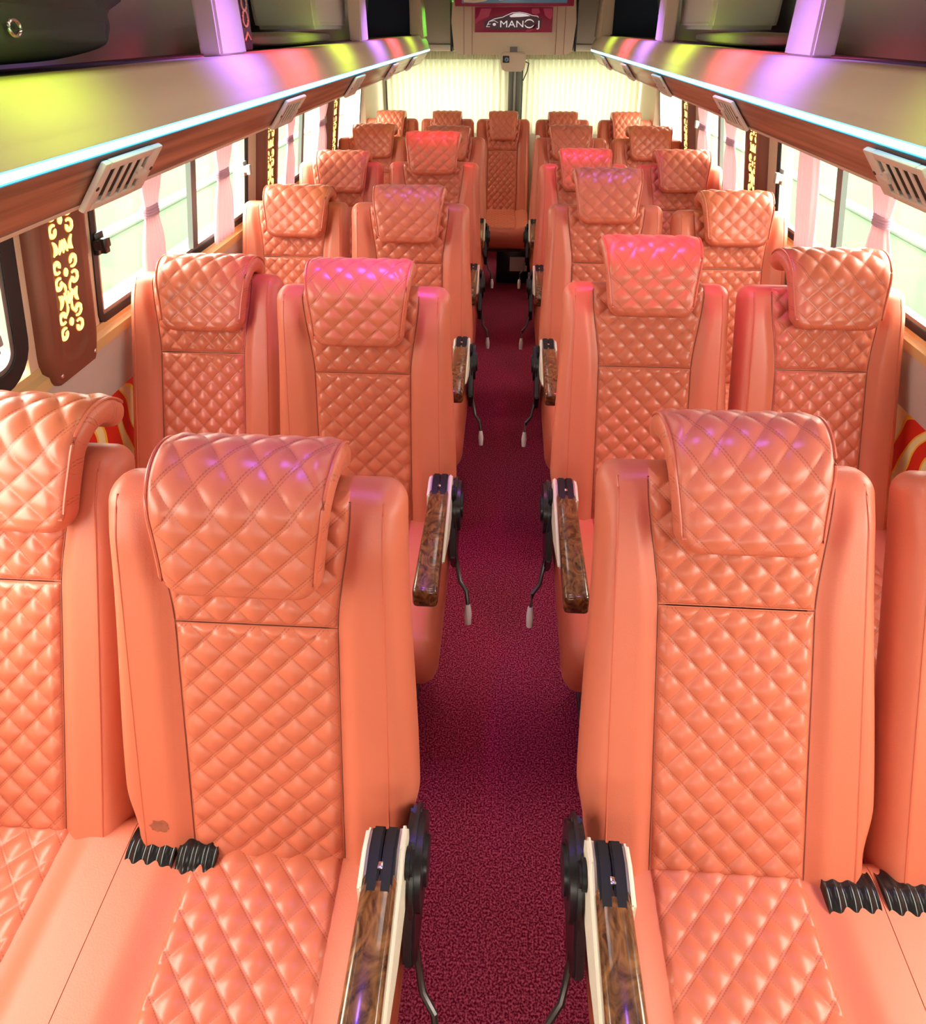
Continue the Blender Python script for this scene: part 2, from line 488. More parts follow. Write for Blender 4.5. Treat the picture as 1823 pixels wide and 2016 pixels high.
WIN = [(-0.35, 1.43), (1.74, 2.95), (3.34, 4.24), (4.60, 5.42)]
for s, nm in ((-1, 'left'), (1, 'right')):
    w = MB()
    # lower wall covered with patterned cloth, then a grey ledge and the sill
    w.prism([(s * 1.12, -0.05), (s * 1.12, 0.82), (s * 1.17, 0.82), (s * 1.17, -0.05)], 'y', Y0, Y1, mi=1)
    w.prism([(s * 1.112, 0.82), (s * 1.104, 0.925), (s * 1.106, 0.972), (s * 1.17, 0.972), (s * 1.17, 0.82)], 'y', Y0, Y1, mi=2)
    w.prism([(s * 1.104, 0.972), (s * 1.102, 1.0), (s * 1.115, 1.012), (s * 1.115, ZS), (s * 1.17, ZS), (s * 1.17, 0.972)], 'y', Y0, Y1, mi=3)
    edges = [Y0] + [e for ab in WIN for e in ab] + [Y1]
    for i in range(0, len(edges), 2):
        a, b = edges[i], edges[i + 1]
        xa, xb = wx(ZS), wx(ZH)
        w.prism([(s * xa, ZS), (s * xb, ZH), (s * (xb + .06), ZH), (s * (xa + .06), ZS)], 'y', a, b, mi=0)
    w.prism([(s * wx(ZH), ZH), (s * wx(2.02), 2.02), (s * (wx(2.02) + .06), 2.07), (s * (wx(ZH) + .06), ZH)], 'y', Y0, Y1, mi=4)
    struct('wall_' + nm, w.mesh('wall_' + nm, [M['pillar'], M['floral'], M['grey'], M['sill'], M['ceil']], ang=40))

def window(idx, s, ya, yb, bar, latches):
    """window in the leaning side wall: rubber frame, aluminium rim, pane, sliding bar, latch"""
    def P(y, z, out):
        return (s * (wx(z) + out), y, z)
    root = link('window_%d' % idx, None)
    root['kind'] = 'structure'
    fw0, rc0 = (0.042, 0.09) if ya < 0 else (0.018, 0.03)
    def ring(m, g0, g1, o0, o1, rcor):
        # rounded-rectangle frame between inset g0 and g1
        def outline(g):
            pts = []
            y_0, y_1, z_0, z_1 = ya + g, yb - g, ZS + g, ZH - g
            r = max(0.004, rcor - g)
            for cy, cz, a0 in ((y_1 - r, z_1 - r, 0), (y_0 + r, z_1 - r, 90), (y_0 + r, z_0 + r, 180), (y_1 - r, z_0 + r, 270)):
                for k in range(7):
                    a = radians(a0 + 15 * k); pts.append((cy + r * cos(a), cz + r * sin(a)))
            return pts
        A, B = outline(g0), outline(g1)
        V, F = [], []; n = len(A)
        for off in (o0, o1):
            for lst in (A, B):
                for (y, z) in lst: V.append(P(y, z, off))
        for i in range(n):
            j = (i + 1) % n
            F += [(i, j, n + j, n + i), (2 * n + i, 3 * n + i, 3 * n + j, 2 * n + j), (n + i, n + j, 3 * n + j, 3 * n + i), (i, 2 * n + i, 2 * n + j, j)]
        me = raw_mesh('frame', V, F, m, weld=True)
        me.set_sharp_from_angle(angle=radians(40)); return me
    link('rubber_frame', ring(M['rubber'], -0.004, fw0, -0.004, 0.030, rc0), root)
    link('inner_frame', ring(M['alu'], fw0, fw0 + 0.013, 0.000, 0.028, rc0), root)
    g = MB()
    V = [P(ya + .02, ZS + .02, .012), P(yb - .02, ZS + .02, .012), P(yb - .02, ZH - .02, .012), P(ya + .02, ZH - .02, .012)]
    V2 = [P(ya + .02, ZS + .02, .016), P(yb - .02, ZS + .02, .016), P(yb - .02, ZH - .02, .016), P(ya + .02, ZH - .02, .016)]
    me = raw_mesh('pane', V + V2, [(0, 1, 2, 3), (7, 6, 5, 4), (0, 4, 5, 1), (1, 5, 6, 2), (2, 6, 7, 3), (3, 7, 4, 0)], M['glass'])
    for p in me.polygons: p.use_smooth = False
    link('glass_pane', me, root)
    if bar is not None:
        b = MB()
        b.prism([(s * (wx(ZS + .03) - .008), ZS + .03), (s * (wx(ZH) - .008), ZH), (s * (wx(ZH) + .01), ZH), (s * (wx(ZS + .03) + .01), ZS + .03)], 'y', bar - .021, bar + .021)
        link('sliding_bar', b.mesh('bar', M['pole']), root)
    for (y, z, dark) in latches:
        l = MB(); x = wx(z)
        l.box(s * x - .012, s * x + .012, y - .022, y + .022, z - .03, z + .03, .004)
        l.box(s * (x - .02) - .012, s * (x - .02) + .012, y - .035, y + .015, z - .012, z + .014, .004)
        l.box(s * (x - .034) - .008, s * (x - .034) + .008, y - .035, y - .012, z - .02, z + .02, .003)
        link('latch', l.mesh('latch', M['black'] if dark else M['latch']), root)
    return root

window(1, -1, *WIN[0], None, [(1.30, 1.17, False)])
window(2, -1, *WIN[1], 2.385, [(1.765, 1.255, True), (2.90, 1.245, False)])
window(3, -1, *WIN[2], 3.80, [(4.20, 1.29, False)])
window(4, -1, *WIN[3], 5.0, [])
window(5, 1, *WIN[0], None, [])
window(6, 1, *WIN[1], 2.36, [(2.88, 1.24, False)])
window(7, 1, *WIN[2], 3.80, [(4.20, 1.28, False)])
window(8, 1, *WIN[3], 5.0, [])

# rear wall with the two-leaf door window
w = MB()
w.box(-1.15, 1.15, Y1, Y1 + .06, -.05, 1.06, mi=0)
w.box(-1.15, -0.98, Y1, Y1 + .06, 1.06, 1.60, mi=0); w.box(1.02, 1.15, Y1, Y1 + .06, 1.06, 1.60, mi=0)
w.box(-1.15, 1.15, Y1, Y1 + .06, 1.60, 2.07, mi=0)
struct('wall_back', w.mesh('wall_back', [M['ceil']]))
for i, (a, b) in enumerate(((-0.98, -0.02), (0.10, 1.02))):
    root = link('window_%d' % (9 + i), None); root['kind'] = 'structure'
    f = MB()
    for (x0, x1, z0, z1) in ((a, a + .035, 1.06, 1.6), (b - .035, b, 1.06, 1.6), (a + .035, b - .035, 1.06, 1.09), (a + .035, b - .035, 1.575, 1.6)):
        f.box(x0, x1, Y1 - .015, Y1 + .05, z0, z1, .005)
    link('door_frame', f.mesh('f', M['rubber']), root)
    g = MB(); g.box(a + .035, b - .035, Y1 + .02, Y1 + .025, 1.09, 1.575); link('glass_pane', g.mesh('g', M['glass'], False), root)
t = MB()
t.box(-0.02, 0.035, Y1 - .03, Y1 + .05, 1.06, 1.6, .008, mi=0); t.box(0.035, 0.055, Y1 - .04, Y1 + .05, 1.06, 1.6, .004, mi=1)
t.box(0.055, 0.10, Y1 - .03, Y1 + .05, 1.06, 1.6, .008, mi=0)
struct('trim_1', t.mesh('door_post', [M['pole'], M['alu']]))
# rear bulkhead above the doors and the corner pillars
t = MB(); t.box(-1.02, 1.02, 5.62, 5.68, 1.655, 2.02, .01)
struct('trim_2', t.mesh('rear_bulkhead', M['ceil']))
t = MB(); t.box(-1.02, 1.02, 5.60, 5.94, 1.61, 1.655, .01)
struct('trim_3', t.mesh('curtain_rail_board', M['white']))
for k, s in enumerate((-1, 1)):
    t = MB(); t.prism([(s * 1.10, 5.42), (s * 1.06, 5.46), (s * 1.0, 5.93), (s * 1.10, 5.93)], 'z', 0.9, 1.62)
    struct('trim_%d' % (4 + k), t.mesh('corner_trim', M['fascia']))

t = MB()  # unseen front wall added to cut light from the bus front, opening narrowed
t.box(-1.15, 1.15, Y0 - .06, Y0, -.05, 1.38); t.box(-1.15, 1.15, Y0 - .06, Y0, 1.66, 2.07)
t.box(-1.15, -1.0, Y0 - .06, Y0, 1.38, 1.66); t.box(1.0, 1.15, Y0 - .06, Y0, 1.38, 1.66)
struct('wall_front', t.mesh('wall_front', M['ceil']))

# outside ground
g = MB(); g.box(-60, 60, -30, 60, -1.0, -0.9)
o = struct('ground', g.mesh('ground', M['ground']))
KERB = [(-4.2, 'white kerb line outside the left windows, nearest the bus'), (-5.6, 'second white kerb line out on the grass left of the bus'), (-7.8, 'farthest white kerb line on the grass left of the bus'),
        (4.0, 'white kerb line outside the right windows, nearest the bus'), (5.6, 'farther white kerb line on the grass right of the bus')]
for x, lb in KERB:
    k = MB(); k.box(x - .12, x + .12, -20, 40, -0.9, -0.84, .01)
    tag(link('kerb', k.mesh('kerb', M['kerb'])), lb, 'kerb', 'white kerb lines on the grass')

# ------------------------------------------------------------------ decorated pillar panels
def stroke(pts, w):
    """flat tapered stroke polygon strip in 2-D -> list of quads"""
    L, R = [], []
    n = len(pts)
    for i, (x, y) in enumerate(pts):
        ax, ay = pts[max(0, i - 1)]; bx, by = pts[min(n - 1, i + 1)]
        dx, dy = bx - ax, by - ay; l = hypot(dx, dy) or 1
        ww = w(i / (n - 1)); nx, ny = -dy / l * ww, dx / l * ww
        L.append((x + nx, y + ny)); R.append((x - nx, y - ny))
    return L, R
def motif(flip):
    """one unit of the scrollwork: a bead between two pairs of C scrolls, then a palmette"""
    st = []
    def add(pts, w):
        for m in (1, -1): st.append(([(m * x, y) for x, y in pts], w))
    T = lambda n: [i / n for i in range(n + 1)]
    st.append(([(0, -.0105 + .021 * t) for t in T(10)], lambda t: .0008 + .0062 * sin(pi * t) ** .6))
    for sy in (1, -1):
        arc = []
        for t in T(20):
            a = radians(180 - sy * 40 - sy * (-300) * t) if False else radians(180 + sy * (55 + 330 * t))
            r = .0150 - .0075 * t
            arc.append((.030 + r * cos(a), sy * .0205 + r * sin(a)))
        add(arc, lambda t: .0012 + .0026 * sin(pi * min(1, .12 + .7 * t)) + .0016 * t)
    if flip > 0:
        add([(.0165 - .006 * t - .005 * sin(pi * t), .020 + .030 * t) for t in T(8)], lambda t: .0006 + .0026 * sin(pi * t))
    else:
        add([(.0165 - .006 * t - .005 * sin(pi * t), -.020 - .030 * t) for t in T(8)], lambda t: .0006 + .0026 * sin(pi * t))
    y0 = .0620
    st.append(([(0, y0 - .016 + .032 * t) for t in T(10)], lambda t: .0008 + .0044 * sin(pi * t)))
    add([(.008 + .008 * t * t, y0 + flip * (-.016 + .032 * t)) for t in T(10)], lambda t: .0008 + .0036 * sin(pi * min(1, t)))
    add([(.015 + .013 * t, y0 + flip * (.003 + .010 * t)) for t in T(6)], lambda t: .0035 * (1 - t) + .0006)
    add([(.036 - .009 * sin(pi * t), y0 + flip * (-.019 + .034 * t)) for t in T(10)], lambda t: .0008 + .0046 * sin(pi * t) ** .8)
    return st

def decor_panel(s, yc, label):
    """brown padded pillar cover with glowing fretwork; local frame: a along -Y.., b up the wall"""
    hw, zb, zt = 0.105, 0.965, 1.50
    x0 = wx(zb)
    root = thing('pillar_panel', label, 'panel', (s * (x0 - .004), yc, zb), 'brown fretwork panels on the window pillars')
    lean = math.atan(.13)
    Lh = (zt - zb) / cos(lean)
    R = Matrix.Rotation(-s * lean if s < 0 else -lean * s, 4, 'Y')
    # board: rounded lower corners, raised rim around a sunken field
    def body(name, m):
        ts = cl(60, .3); us = [2 * x - 1 for x in cl(28, .3)]
        V, F = [], []
        for t in ts:
            z = t * Lh
            wlow = hw * (0.90 + 0.10 * sstep(0, .10, z)) - (0.03 - sqrt(max(0, .03 ** 2 - (.03 - min(z, .03)) ** 2)))
            for u in us:
                a = u * wlow; d = min(wlow - abs(a), z + .0005)
                h = .030 * min(1, d / .012) ** .5
                field = sstep(.055, .048, abs(a)) * sstep(.075, .100, z + .04 * (abs(a) / .06) * 0 - .0 + (.028 * (1 - (min(1, abs(a) / .055)) ** 2)))
                h -= .009 * field
                V.append((-s * h, a, z))
        n = len(us)
        for j in range(len(ts) - 1):
            for i in range(n - 1): F.append((j * n + i, j * n + i + 1, (j + 1) * n + i + 1, (j + 1) * n + i))
        o = len(V)
        for (x, a, z) in list(V[:]): V.append((s * .012, a, z))
        for j in range(len(ts) - 1):
            for i in range(n - 1): F.append((o + j * n + i, o + (j + 1) * n + i, o + (j + 1) * n + i + 1, o + j * n + i + 1))
        m_ = len(ts)
        ring = [i for i in range(n)] + [j * n + n - 1 for j in range(1, m_)] + [(m_ - 1) * n + i for i in range(n - 2, -1, -1)] + [j * n for j in range(m_ - 2, 0, -1)]
        for k in range(len(ring)):
            a, b = ring[k], ring[(k + 1) % len(ring)]; F.append((a, o + a, o + b, b))
        return raw_mesh(name, V, F, m, weld=True)
    link('board', body('board', M['brownp']), root).matrix_local = R
    for nm, m, grow, h0, h1 in (('fretwork_rim', M['goldrim'], .0017, .0195, .0222), ('fretwork', M['gold'], 0, .0195, .0240)):
        b = MB()
        for q in range(4):
            cz = .150 + .130 * q
            for pts, wf in motif(1 if q % 2 == 0 else -1):
                L_, R_ = stroke(pts, lambda t, wf=wf: wf(t) * 1.1 + grow)
                for i in range(len(L_) - 1):
                    quad = [L_[i], L_[i + 1], R_[i + 1], R_[i]]
                    if max(p[1] for p in quad) + cz > Lh - .01: continue
                    top = [b.bm.verts.new((-s * h1, p[0] * 1.08, p[1] * 1.05 + cz)) for p in quad]
                    bot = [b.bm.verts.new((-s * h0, p[0] * 1.08, p[1] * 1.05 + cz)) for p in quad]
                    b.bm.faces.new(top); b.bm.faces.new(bot[::-1])
                    for k in range(4): b.bm.faces.new((top[k], bot[k], bot[(k + 1) % 4], top[(k + 1) % 4]))
        link(nm, b.mesh(nm, m, False), root).matrix_local = R
    for a, z in ((-hw * .72, .035), (hw * .72, .035)):
        b = MB(); b.ball((-s * .030, a, z), .006, sc=(.6, 1, 1)); link('screw', b.mesh('screw', M['chrome']), root).matrix_local = R
    return root
PW = {-1: 'left', 1: 'right'}
for s in (-1, 1):
    for yc, d in ((1.565, 'nearest the camera'), (3.17, 'second from the camera'), (4.44, 'farthest, beside the fourth row')):
        if s == 1 and yc < 2: continue
        decor_panel(s, yc, 'brown pillar panel with glowing gold scrolls on %s wall, %s' % (PW[s], d if s < 0 else {'second from the camera': 'nearer of the two', 'farthest, beside the fourth row': 'farther of the two'}[d]))

# ------------------------------------------------------------------ side curtains
def side_curtain(s, y, w, label, sheer=False, tie=True, zt=1.51, zb=1.035):
    root = thing('window_curtain', label, 'curtain', (s * (wx(1.25) - .030), y, zb), 'gathered curtains at the side windows')
    V, F = [], []
    nz, ny = 30, 48; H = zt - zb
    for j in range(nz + 1):
        t = j / nz; z = t * H
        gather = 1.0 - .38 * exp(-((t - .52) / .14) ** 2) if tie else 1.0
        dx = s * (-(z + zb - 1.25) * .13)
        for i in range(ny + 1):
            q = i / ny
            yy = (q - .5) * w * gather * (1 + .12 * (1 - t))
            ph = q * 2 * pi * 5.5
            V.append((dx + .012 * sin(ph + .6 * sin(3 * t)) * (gather ** 1.5), yy, z))
    n = ny + 1
    for j in range(nz):
        for i in range(ny): F.append((j * n + i, j * n + i + 1, (j + 1) * n + i + 1, (j + 1) * n + i))
    me = raw_mesh('fabric', V, F, M['sheerside'] if sheer else M['curtainside'])
    link('fabric', me, root)
    if tie:
        b = MB(); zz = .52 * H
        hw_ = w * .62 / 2 + .004
        pts = []
        for k in range(24):
            a = 2 * pi * k / 24; pts.append((.014 * cos(a), hw_ * sin(a), zz))
        for dz in (-.012, -.004, .004, .012):
            b.tube([(x, yy, z + dz) for x, yy, z in pts], .0045, 6, closed=True)
        link('tieback', b.mesh('tie', M['tie']), root)
    return root
side_curtain(-1, 2.02, .125, 'pink lilac tied curtain on left window, nearest the camera')
side_curtain(-1, 2.60, .16, 'pink lilac tied curtain on left wall, just before the second panel')
side_curtain(-1, 3.48, .12, 'pink tied curtain just past the second left panel')
side_curtain(-1, 4.12, .20, 'pink tied curtain just before the farthest left panel')
side_curtain(1, 2.02, .125, 'pink lilac tied curtain on right window, nearest the camera')
side_curtain(1, 2.56, .15, 'pink untied curtain on right window beyond the grey bar', tie=False)
side_curtain(1, 3.52, .18, 'pink tied curtain just past the nearer right panel')
side_curtain(1, 4.05, .18, 'pink tied curtain just before the farther right panel')
for s in (-1, 1):
    side_curtain(s, 4.95, .5, 'cream sheer curtain beside the back row on %s wall' % PW[s], sheer=True, tie=False)

# ------------------------------------------------------------------ rear curtains
def rear_curtain(x0, x1, label):
    root = thing('rear_curtain', label, 'curtain', ((x0 + x1) / 2, 5.84, 1.0), 'pleated curtains at the rear doors')
    V, F = [], []; nx, nz = 260, 16; w = x1 - x0
    for j in range(nz + 1):
        t = j / nz
        for i in range(nx + 1):
            q = i / nx
            amp = .011 + .006 * (1 - t)
            ph = q * 2 * pi * 21 + .8 * sin(q * 17) + .3 * sin(t * 4 + q * 30)
            V.append(((q - .5) * w, amp * sin(ph) * (.6 if t > .93 else 1), .0 + t * .595))
    n = nx + 1
    for j in range(nz):
        for i in range(nx): F.append((j * n + i, j * n + i + 1, (j + 1) * n + i + 1, (j + 1) * n + i))
    link('pleated_fabric', raw_mesh('fabric', V, F, M['curtainrear']), root)
    b = MB(); b.cyl((-w / 2, 0, .592), (w / 2, 0, .592), .007)
    link('curtain_rod', b.mesh('rod', M['alu']), root)
    V, F = [], []
    for j in range(5):
        for i in range(nx + 1):
            q = i / nx; ph = q * 2 * pi * 42
            V.append(((q - .5) * w, -.012 + .006 * sin(ph), .545 + .0155 * j))
    for j in range(4):
        for i in range(nx): F.append((j * n + i, j * n + i + 1, (j + 1) * n + i + 1, (j + 1) * n + i))
    link('heading_tape', raw_mesh('heading', V, F, M['curtainrear']), root)
rear_curtain(-0.955, -0.005, 'pale yellow pleated curtain over the rear window, left of door posts')
rear_curtain(0.105, 1.0, 'pale yellow pleated curtain over the rear window, right of door posts')

# ------------------------------------------------------------------ luggage racks
def rack(s):
    nm = PW[s]
    root = thing('luggage_rack', 'long beige overhead luggage rack with wood underside along the %s side' % nm, 'luggage rack', (0, 0, 1.5))
    ya, yb = -0.6, 5.35
    z0 = 1.5
    def pr(name, poly, m, a=ya, b=yb, ang=35, parent=root):
        mb = MB(); mb.prism([(s * x, z - z0) for x, z in poly], 'y', a, b); return link(name, mb.mesh(name, m, ang=ang), parent)
    # fascia with a soft nose, slightly tilted upward
    front = [(.560, 1.632), (.563, 1.645)]
    for k in range(13):
        t = k / 12; front.append((.566 + .030 * t ** 1.6, 1.65 + .062 * t))
    for k in range(1, 9):
        a = radians(20 + 70 * k / 8); front.append((.612 - .016 * cos(a) / cos(radians(20)) , 1.712 + .012 * (sin(a) - sin(radians(20)))))
    front += [(.70, 1.716), (.70, 1.632)]
    pr('fascia', front, M['fascia'], ang=50)
    pr('shelf', [(.70, 1.716), (wx(1.7) - .005, 1.700), (wx(1.7) - .005, 1.675), (.70, 1.675)], M['lining'])
    pr('led_diffuser', [(.560, 1.6319), (.5640, 1.6165), (.60, 1.6165), (.60, 1.6319)], M['led'])
    pr('led_strip', [(.5590, 1.6290), (.5615, 1.6195), (.59, 1.6195), (.59, 1.6290)], M['ledcore'])
    wood = [(.572, 1.613)]
    for k in range(1, 11):
        t = k / 10; wood.append((.572 + .052 * t, 1.613 - .072 * t - .004 * sin(pi * t)))
    wood += [(.634, 1.534), (.655, 1.529), (.72, 1.526), (wx(1.51) - .004, 1.508), (wx(1.51) - .004, 1.60), (.62, 1.612)]
    pr('wood_panel', wood, M['wood'], ang=60)
    pr('edge_lip', [(.622, 1.542), (.627, 1.5355), (.634, 1.5325), (.630, 1.542)], M['white'])
    # lining at the back of the bay, and its ends
    pr('back_lining', [(wx(1.7) - .006, 1.70), (wx(2.0) - .02, 2.015), (wx(2.0) - .035, 2.015), (wx(1.7) - .021, 1.70)], M['greyl'])
    pr('end_lining', [(.66, 1.718), (wx(1.72) - .022, 1.702), (wx(2.0) - .036, 2.015), (.66, 2.015)], M['navy'], 5.30, 5.35)
    # dividers: slim slanted posts with a plate behind
    divs = (1.70, 3.28)
    for y in divs:
        d = MB()
        d.prism([(y - .075, 1.718 - z0), (y + .085, 1.718 - z0), (y + .04, 2.018 - z0), (y - .10, 2.018 - z0)], 'x', s * .622, s * .672, r=.006)
        link('divider', d.mesh('divider', M['fascia']), root)
    # end frame at the rear
    e = MB()
    e.prism([(s * .575, 1.70 - z0), (s * .665, 1.716 - z0), (s * .665, 2.018 - z0), (s * .63, 2.018 - z0), (s * .59, 1.93 - z0)], 'y', 5.10, 5.35, r=.01)
    link('end_frame', e.mesh('end_frame', M['fascia']), root)
    return root
for s in (-1, 1): rack(s)

def vent(s, y, label):
    # plate lies on the tilted wood panel
    root = thing('air_vent', label, 'vent', (s * .598, y, 1.573), 'slatted air vents under the luggage racks')
    tilt = math.atan2(.085, .088)
    root.rotation_euler = (0, 0, 0)
    # local frame: e1 along Y, e2 up the panel, e3 out of the panel (towards the aisle and down)
    e2 = Vector((-s * .052, 0, .072)).normalized(); e1 = Vector((0, 1, 0)); e3 = Vector((-s * .072, 0, -.052)).normalized()
    Mx = Matrix(((e1.x, e2.x, e3.x, 0), (e1.y, e2.y, e3.y, 0), (e1.z, e2.z, e3.z, 0), (0, 0, 0, 1)))
    Mx.translation = e3 * .006
    def put(name, mb, m):
        me = mb.mesh(name, m); me.transform(Mx)
        if Mx.determinant() < 0: me.flip_normals()
        return link(name, me, root)
    hx, hy = .090, .044
    p = MB()
    p.box(-hx, -.072, -hy, hy, -.004, .006, .003); p.box(.058, hx, -hy, hy, -.004, .006, .003)
    p.box(-.072, .058, .030, hy, -.004, .006, .002); p.box(-.072, .058, -hy, -.030, -.004, .006, .002)
    for k in range(6):
        x = -.072 + .0265 * k
        p.box(x - .0050, x + .0050, -.031, .031, .0030, .0055, .001)
    put('plate', p, M['white'])
    q = MB(); q.box(-.074, .062, -.034, .034, -.0055, -.0035)
    put('dark_recess', q, mat('vent_recess', (.06, .045, .035), .7))
    k = MB(); k.box(.030, .062, -.008, .004, .004, .011, .003); k.cyl((.034, .008, .004), (.034, .008, .010), .007)
    put('slider', k, M['white'])
    for x in (-.083, .083):
        b = MB(); b.ball((x, 0, .0058), .004, sc=(1, 1, .5)); put('screw', b, M['steel'])
    return root
ordn = ['nearest the camera', 'second from the camera', 'third from the camera', 'fourth from the camera', 'farthest from the camera']
for s, ys in ((-1, (1.07, 1.97, 2.87, 3.80, 4.58)), (1, (1.10, 2.02, 2.97, 3.84, 4.74))):
    for k, y in enumerate(ys):
        vent(s, y, 'white slatted air vent under the %s luggage rack, %s' % (PW[s], ordn[k]))

# things on the racks ---------------------------------------------------------
def bag():
    root = thing('backpack', 'black and green fabric backpack lying on the left luggage rack', 'backpack', (-.805, 1.10, 1.722))
    def lump(name, c, r, m, n=3.0, seed=0, amp=.03):
        t = bmesh.new(); bmesh.ops.create_icosphere(t, subdivisions=5, radius=1.0)
        rnd = random.Random(seed); ph = [rnd.uniform(0, 6.3) for _ in range(9)]
        for v in t.verts:
            x, y, z = v.co
            k = (abs(x) ** n + abs(y) ** n + abs(z) ** n) ** (-1 / n)
            x, y, z = x * k, y * k, z * k
            w_ = 1 + amp * (sin(4 * x + ph[0]) * sin(5 * z + ph[1]) + .8 * sin(7 * z + 3 * y + ph[2]) + .5 * sin(11 * z - 5 * y + ph[3]) + .35 * sin(17 * z + 6 * y + 4 * x + ph[4]))
            v.co = Vector((x * r[0] * w_, y * r[1] * w_, z * r[2] * (w_ if z > -0.6 else 1)))
        mb = MB(); mb.add(t, 0, Matrix.Translation(c)); return link(name, mb.mesh(name, m, ang=180), root)
    lump('body', (.0, .02, .125), (.130, .29, .122), M['bag'], 3.2, 1, .05)
    lump('green_panel', (.010, .06, .165), (.128, .240, .083), M['baggreen'], 3.0, 2, .06)
    lump('front_pocket', (.010, -.05, .075), (.128, .30, .068), M['bag'], 3.4, 5, .018)
    b = MB(); b.tube([(.146, -.105 + .012 * cos(a), .055 + .010 * sin(a)) for a in [2 * pi * k / 20 for k in range(20)]], 0.0025, 8, closed=True)
    link('buckle_ring', b.mesh('ring', M['chrome']), root)
    b = MB(); b.tube([(.143, -.28 + .56 * k / 20, .115 + .01 * sin(k * .9)) for k in range(21)], .004, 6); link('zip', b.mesh('zip', M['black']), root)
bag()
for s in (-1, 1):
    nm = PW[s]
    root = thing('rack_box', 'pale grey white rounded box hanging above the %s luggage rack' % nm, 'box', (s * .80, 3.03, 1.766))
    b = MB()
    for_poly = [(-.30, .255), (.30, .255), (.25, .03), (.235, 0.0), (-.235, 0.0), (-.25, .03)]
    b.prism([(y, z) for y, z in for_poly], 'x', s * -.10, s * .135, r=.014)
    link('casing', b.mesh('casing', M['greybox']), root)
    b = MB(); b.box(min(s * -.104, s * -.098), max(s * -.104, s * -.098), -.225, .225, .02, .026); link('seam', b.mesh('seam', M['grey']), root)
    # soft cloth bundle beneath
    t = bmesh.new(); bmesh.ops.create_icosphere(t, subdivisions=4, radius=1.0)
    for v in t.verts:
        x, y, z = v.co; k = (abs(x) ** 4 + abs(y) ** 4 + abs(z) ** 4) ** -.25
        x, y, z = x * k, y * k, z * k
        wv = 1 + .04 * sin(9 * y + 4 * x) + .03 * sin(17 * y + 8 * z)
        v.co = Vector((x * .11, y * .46, z * .020 * (wv if z > 0 else 1)))
    mb = MB(); mb.add(t); o = link('folded_cloth', mb.mesh('cloth', M['greycloth'], ang=180), None, (s * .82, 2.70, 1.7385))
    tag(o, 'folded grey cloth lying on the %s luggage rack below the pale box' % nm, 'cloth')
root = thing('hanging_strap', 'dark strap with pale lettering hanging behind the left rack divider', 'strap', (-.74, 2.10, 1.712))
b = MB(); b.box(-.012, .012, -.055, .045, 0.005, .30, .004); link('webbing', b.mesh('webbing', M['navy']), root)
b = MB()
b.tube([(.015, -.005 + .020 * cos(a), .125 + .020 * sin(a)) for a in [2 * pi * k / 16 for k in range(16)]], .003, 6, closed=True)
b.tube([(.015, -.005 + .020 * cos(a), .085 + .020 * sin(a)) for a in [2 * pi * k / 16 for k in range(16)]], .003, 6, closed=True)
b.tube([(.015, -.025, .03), (.015, .0, .05), (.015, .02, .032)], .003, 6)
link('printed_mark', b.mesh('mark', M['grey']), root)

# ------------------------------------------------------------------ rear overhead unit, sign, screen, camera box
root = thing('overhead_unit', 'beige curved overhead unit in the middle above the rear doors', 'overhead unit', (.02, 5.6, 1.60))
b = MB(); x0, x1 = -.40, .40
pts = []
for (cx, cz, a0, r) in ((x1 - .05, .05, 270, .05),): pts += [(cx + r * cos(radians(a0 + 15 * k)), cz + r * sin(radians(a0 + 15 * k))) for k in range(7)]
pts += [(x1 + .015, .20), (x1, .42), (x0, .42), (x0 - .015, .20)]
pts += [(x0 + .05 + .05 * cos(radians(180 + 15 * k)), .05 + .05 * sin(radians(180 + 15 * k))) for k in range(7)]
b.prism(pts, 'y', -.42, .0, r=.006)
link('casing', b.mesh('casing', M['fascia']), root)
for x in (-.33, -.275, .285, .34):
    b = MB(); b.box(x - .0015, x + .0015, -.4225, -.4195, .0, .42); link('panel_seam', b.mesh('seam', M['brownp']), root)
for s in (-1, 1):
    b = MB(); b.box(s * .418 - .006, s * .418 + .006, -.40, .0, .02, .42, .003); link('side_gap_strip', b.mesh('strip', M['black']), root)

sg = thing('sign', 'maroon sign with white car outline and lettering on overhead unit', 'sign', (.02, 5.178, 1.738))
sg.scale = (.98, 1, .77)
b = MB(); b.box(-.262, .262, -.012, .0, 0.0, .195, .002); link('board', b.mesh('board', M['darkred']), sg)
b = MB()
def blob(pts): b.prism(pts, 'y', -.0135, -.011)
def swirl(pts):
    m = MB(); m.prism(pts, 'y', -.0135, -.011); link('red_swirl', m.mesh('swirl', M['darkred2']), sg)
swirl([(-.26, .06), (-.235, .09), (-.17, .12), (-.15, .185), (-.22, .185), (-.24, .12), (-.26, .10)])
swirl([(.12, .15), (.15, .135), (.175, .155), (.165, .185), (.12, .185)])
swirl([(.195, .185), (.21, .13), (.245, .10), (.258, .12), (.258, .185)])
swirl([(.08, .005), (.12, .05), (.17, .07), (.13, .02), (.11, .005)])
b = MB(); blob([(-.195, .03), (-.20, .08), (-.16, .11), (-.06, .13), (.03, .17), (.12, .13), (.19, .11), (.185, .04), (.10, .025), (-.10, .02)])
link('dark_emblem_field', b.mesh('field', M['plum']), sg)
b = MB()
yl = -.0165
def ln(pts, r): b.tube([(x, yl, z) for x, z in pts], r, 6)
ln([(-.178, .055), (-.165, .085), (-.13, .105), (-.075, .118), (-.045, .135), (-.01, .152), (.04, .156), (.09, .146), (.125, .130), (.16, .126), (.165, .115)], .0025)
b.prism([(-.03, .128), (.0, .146), (.04, .150), (.085, .141), (.11, .127), (.04, .120), (-.02, .118)], 'y', -.018, -.012)
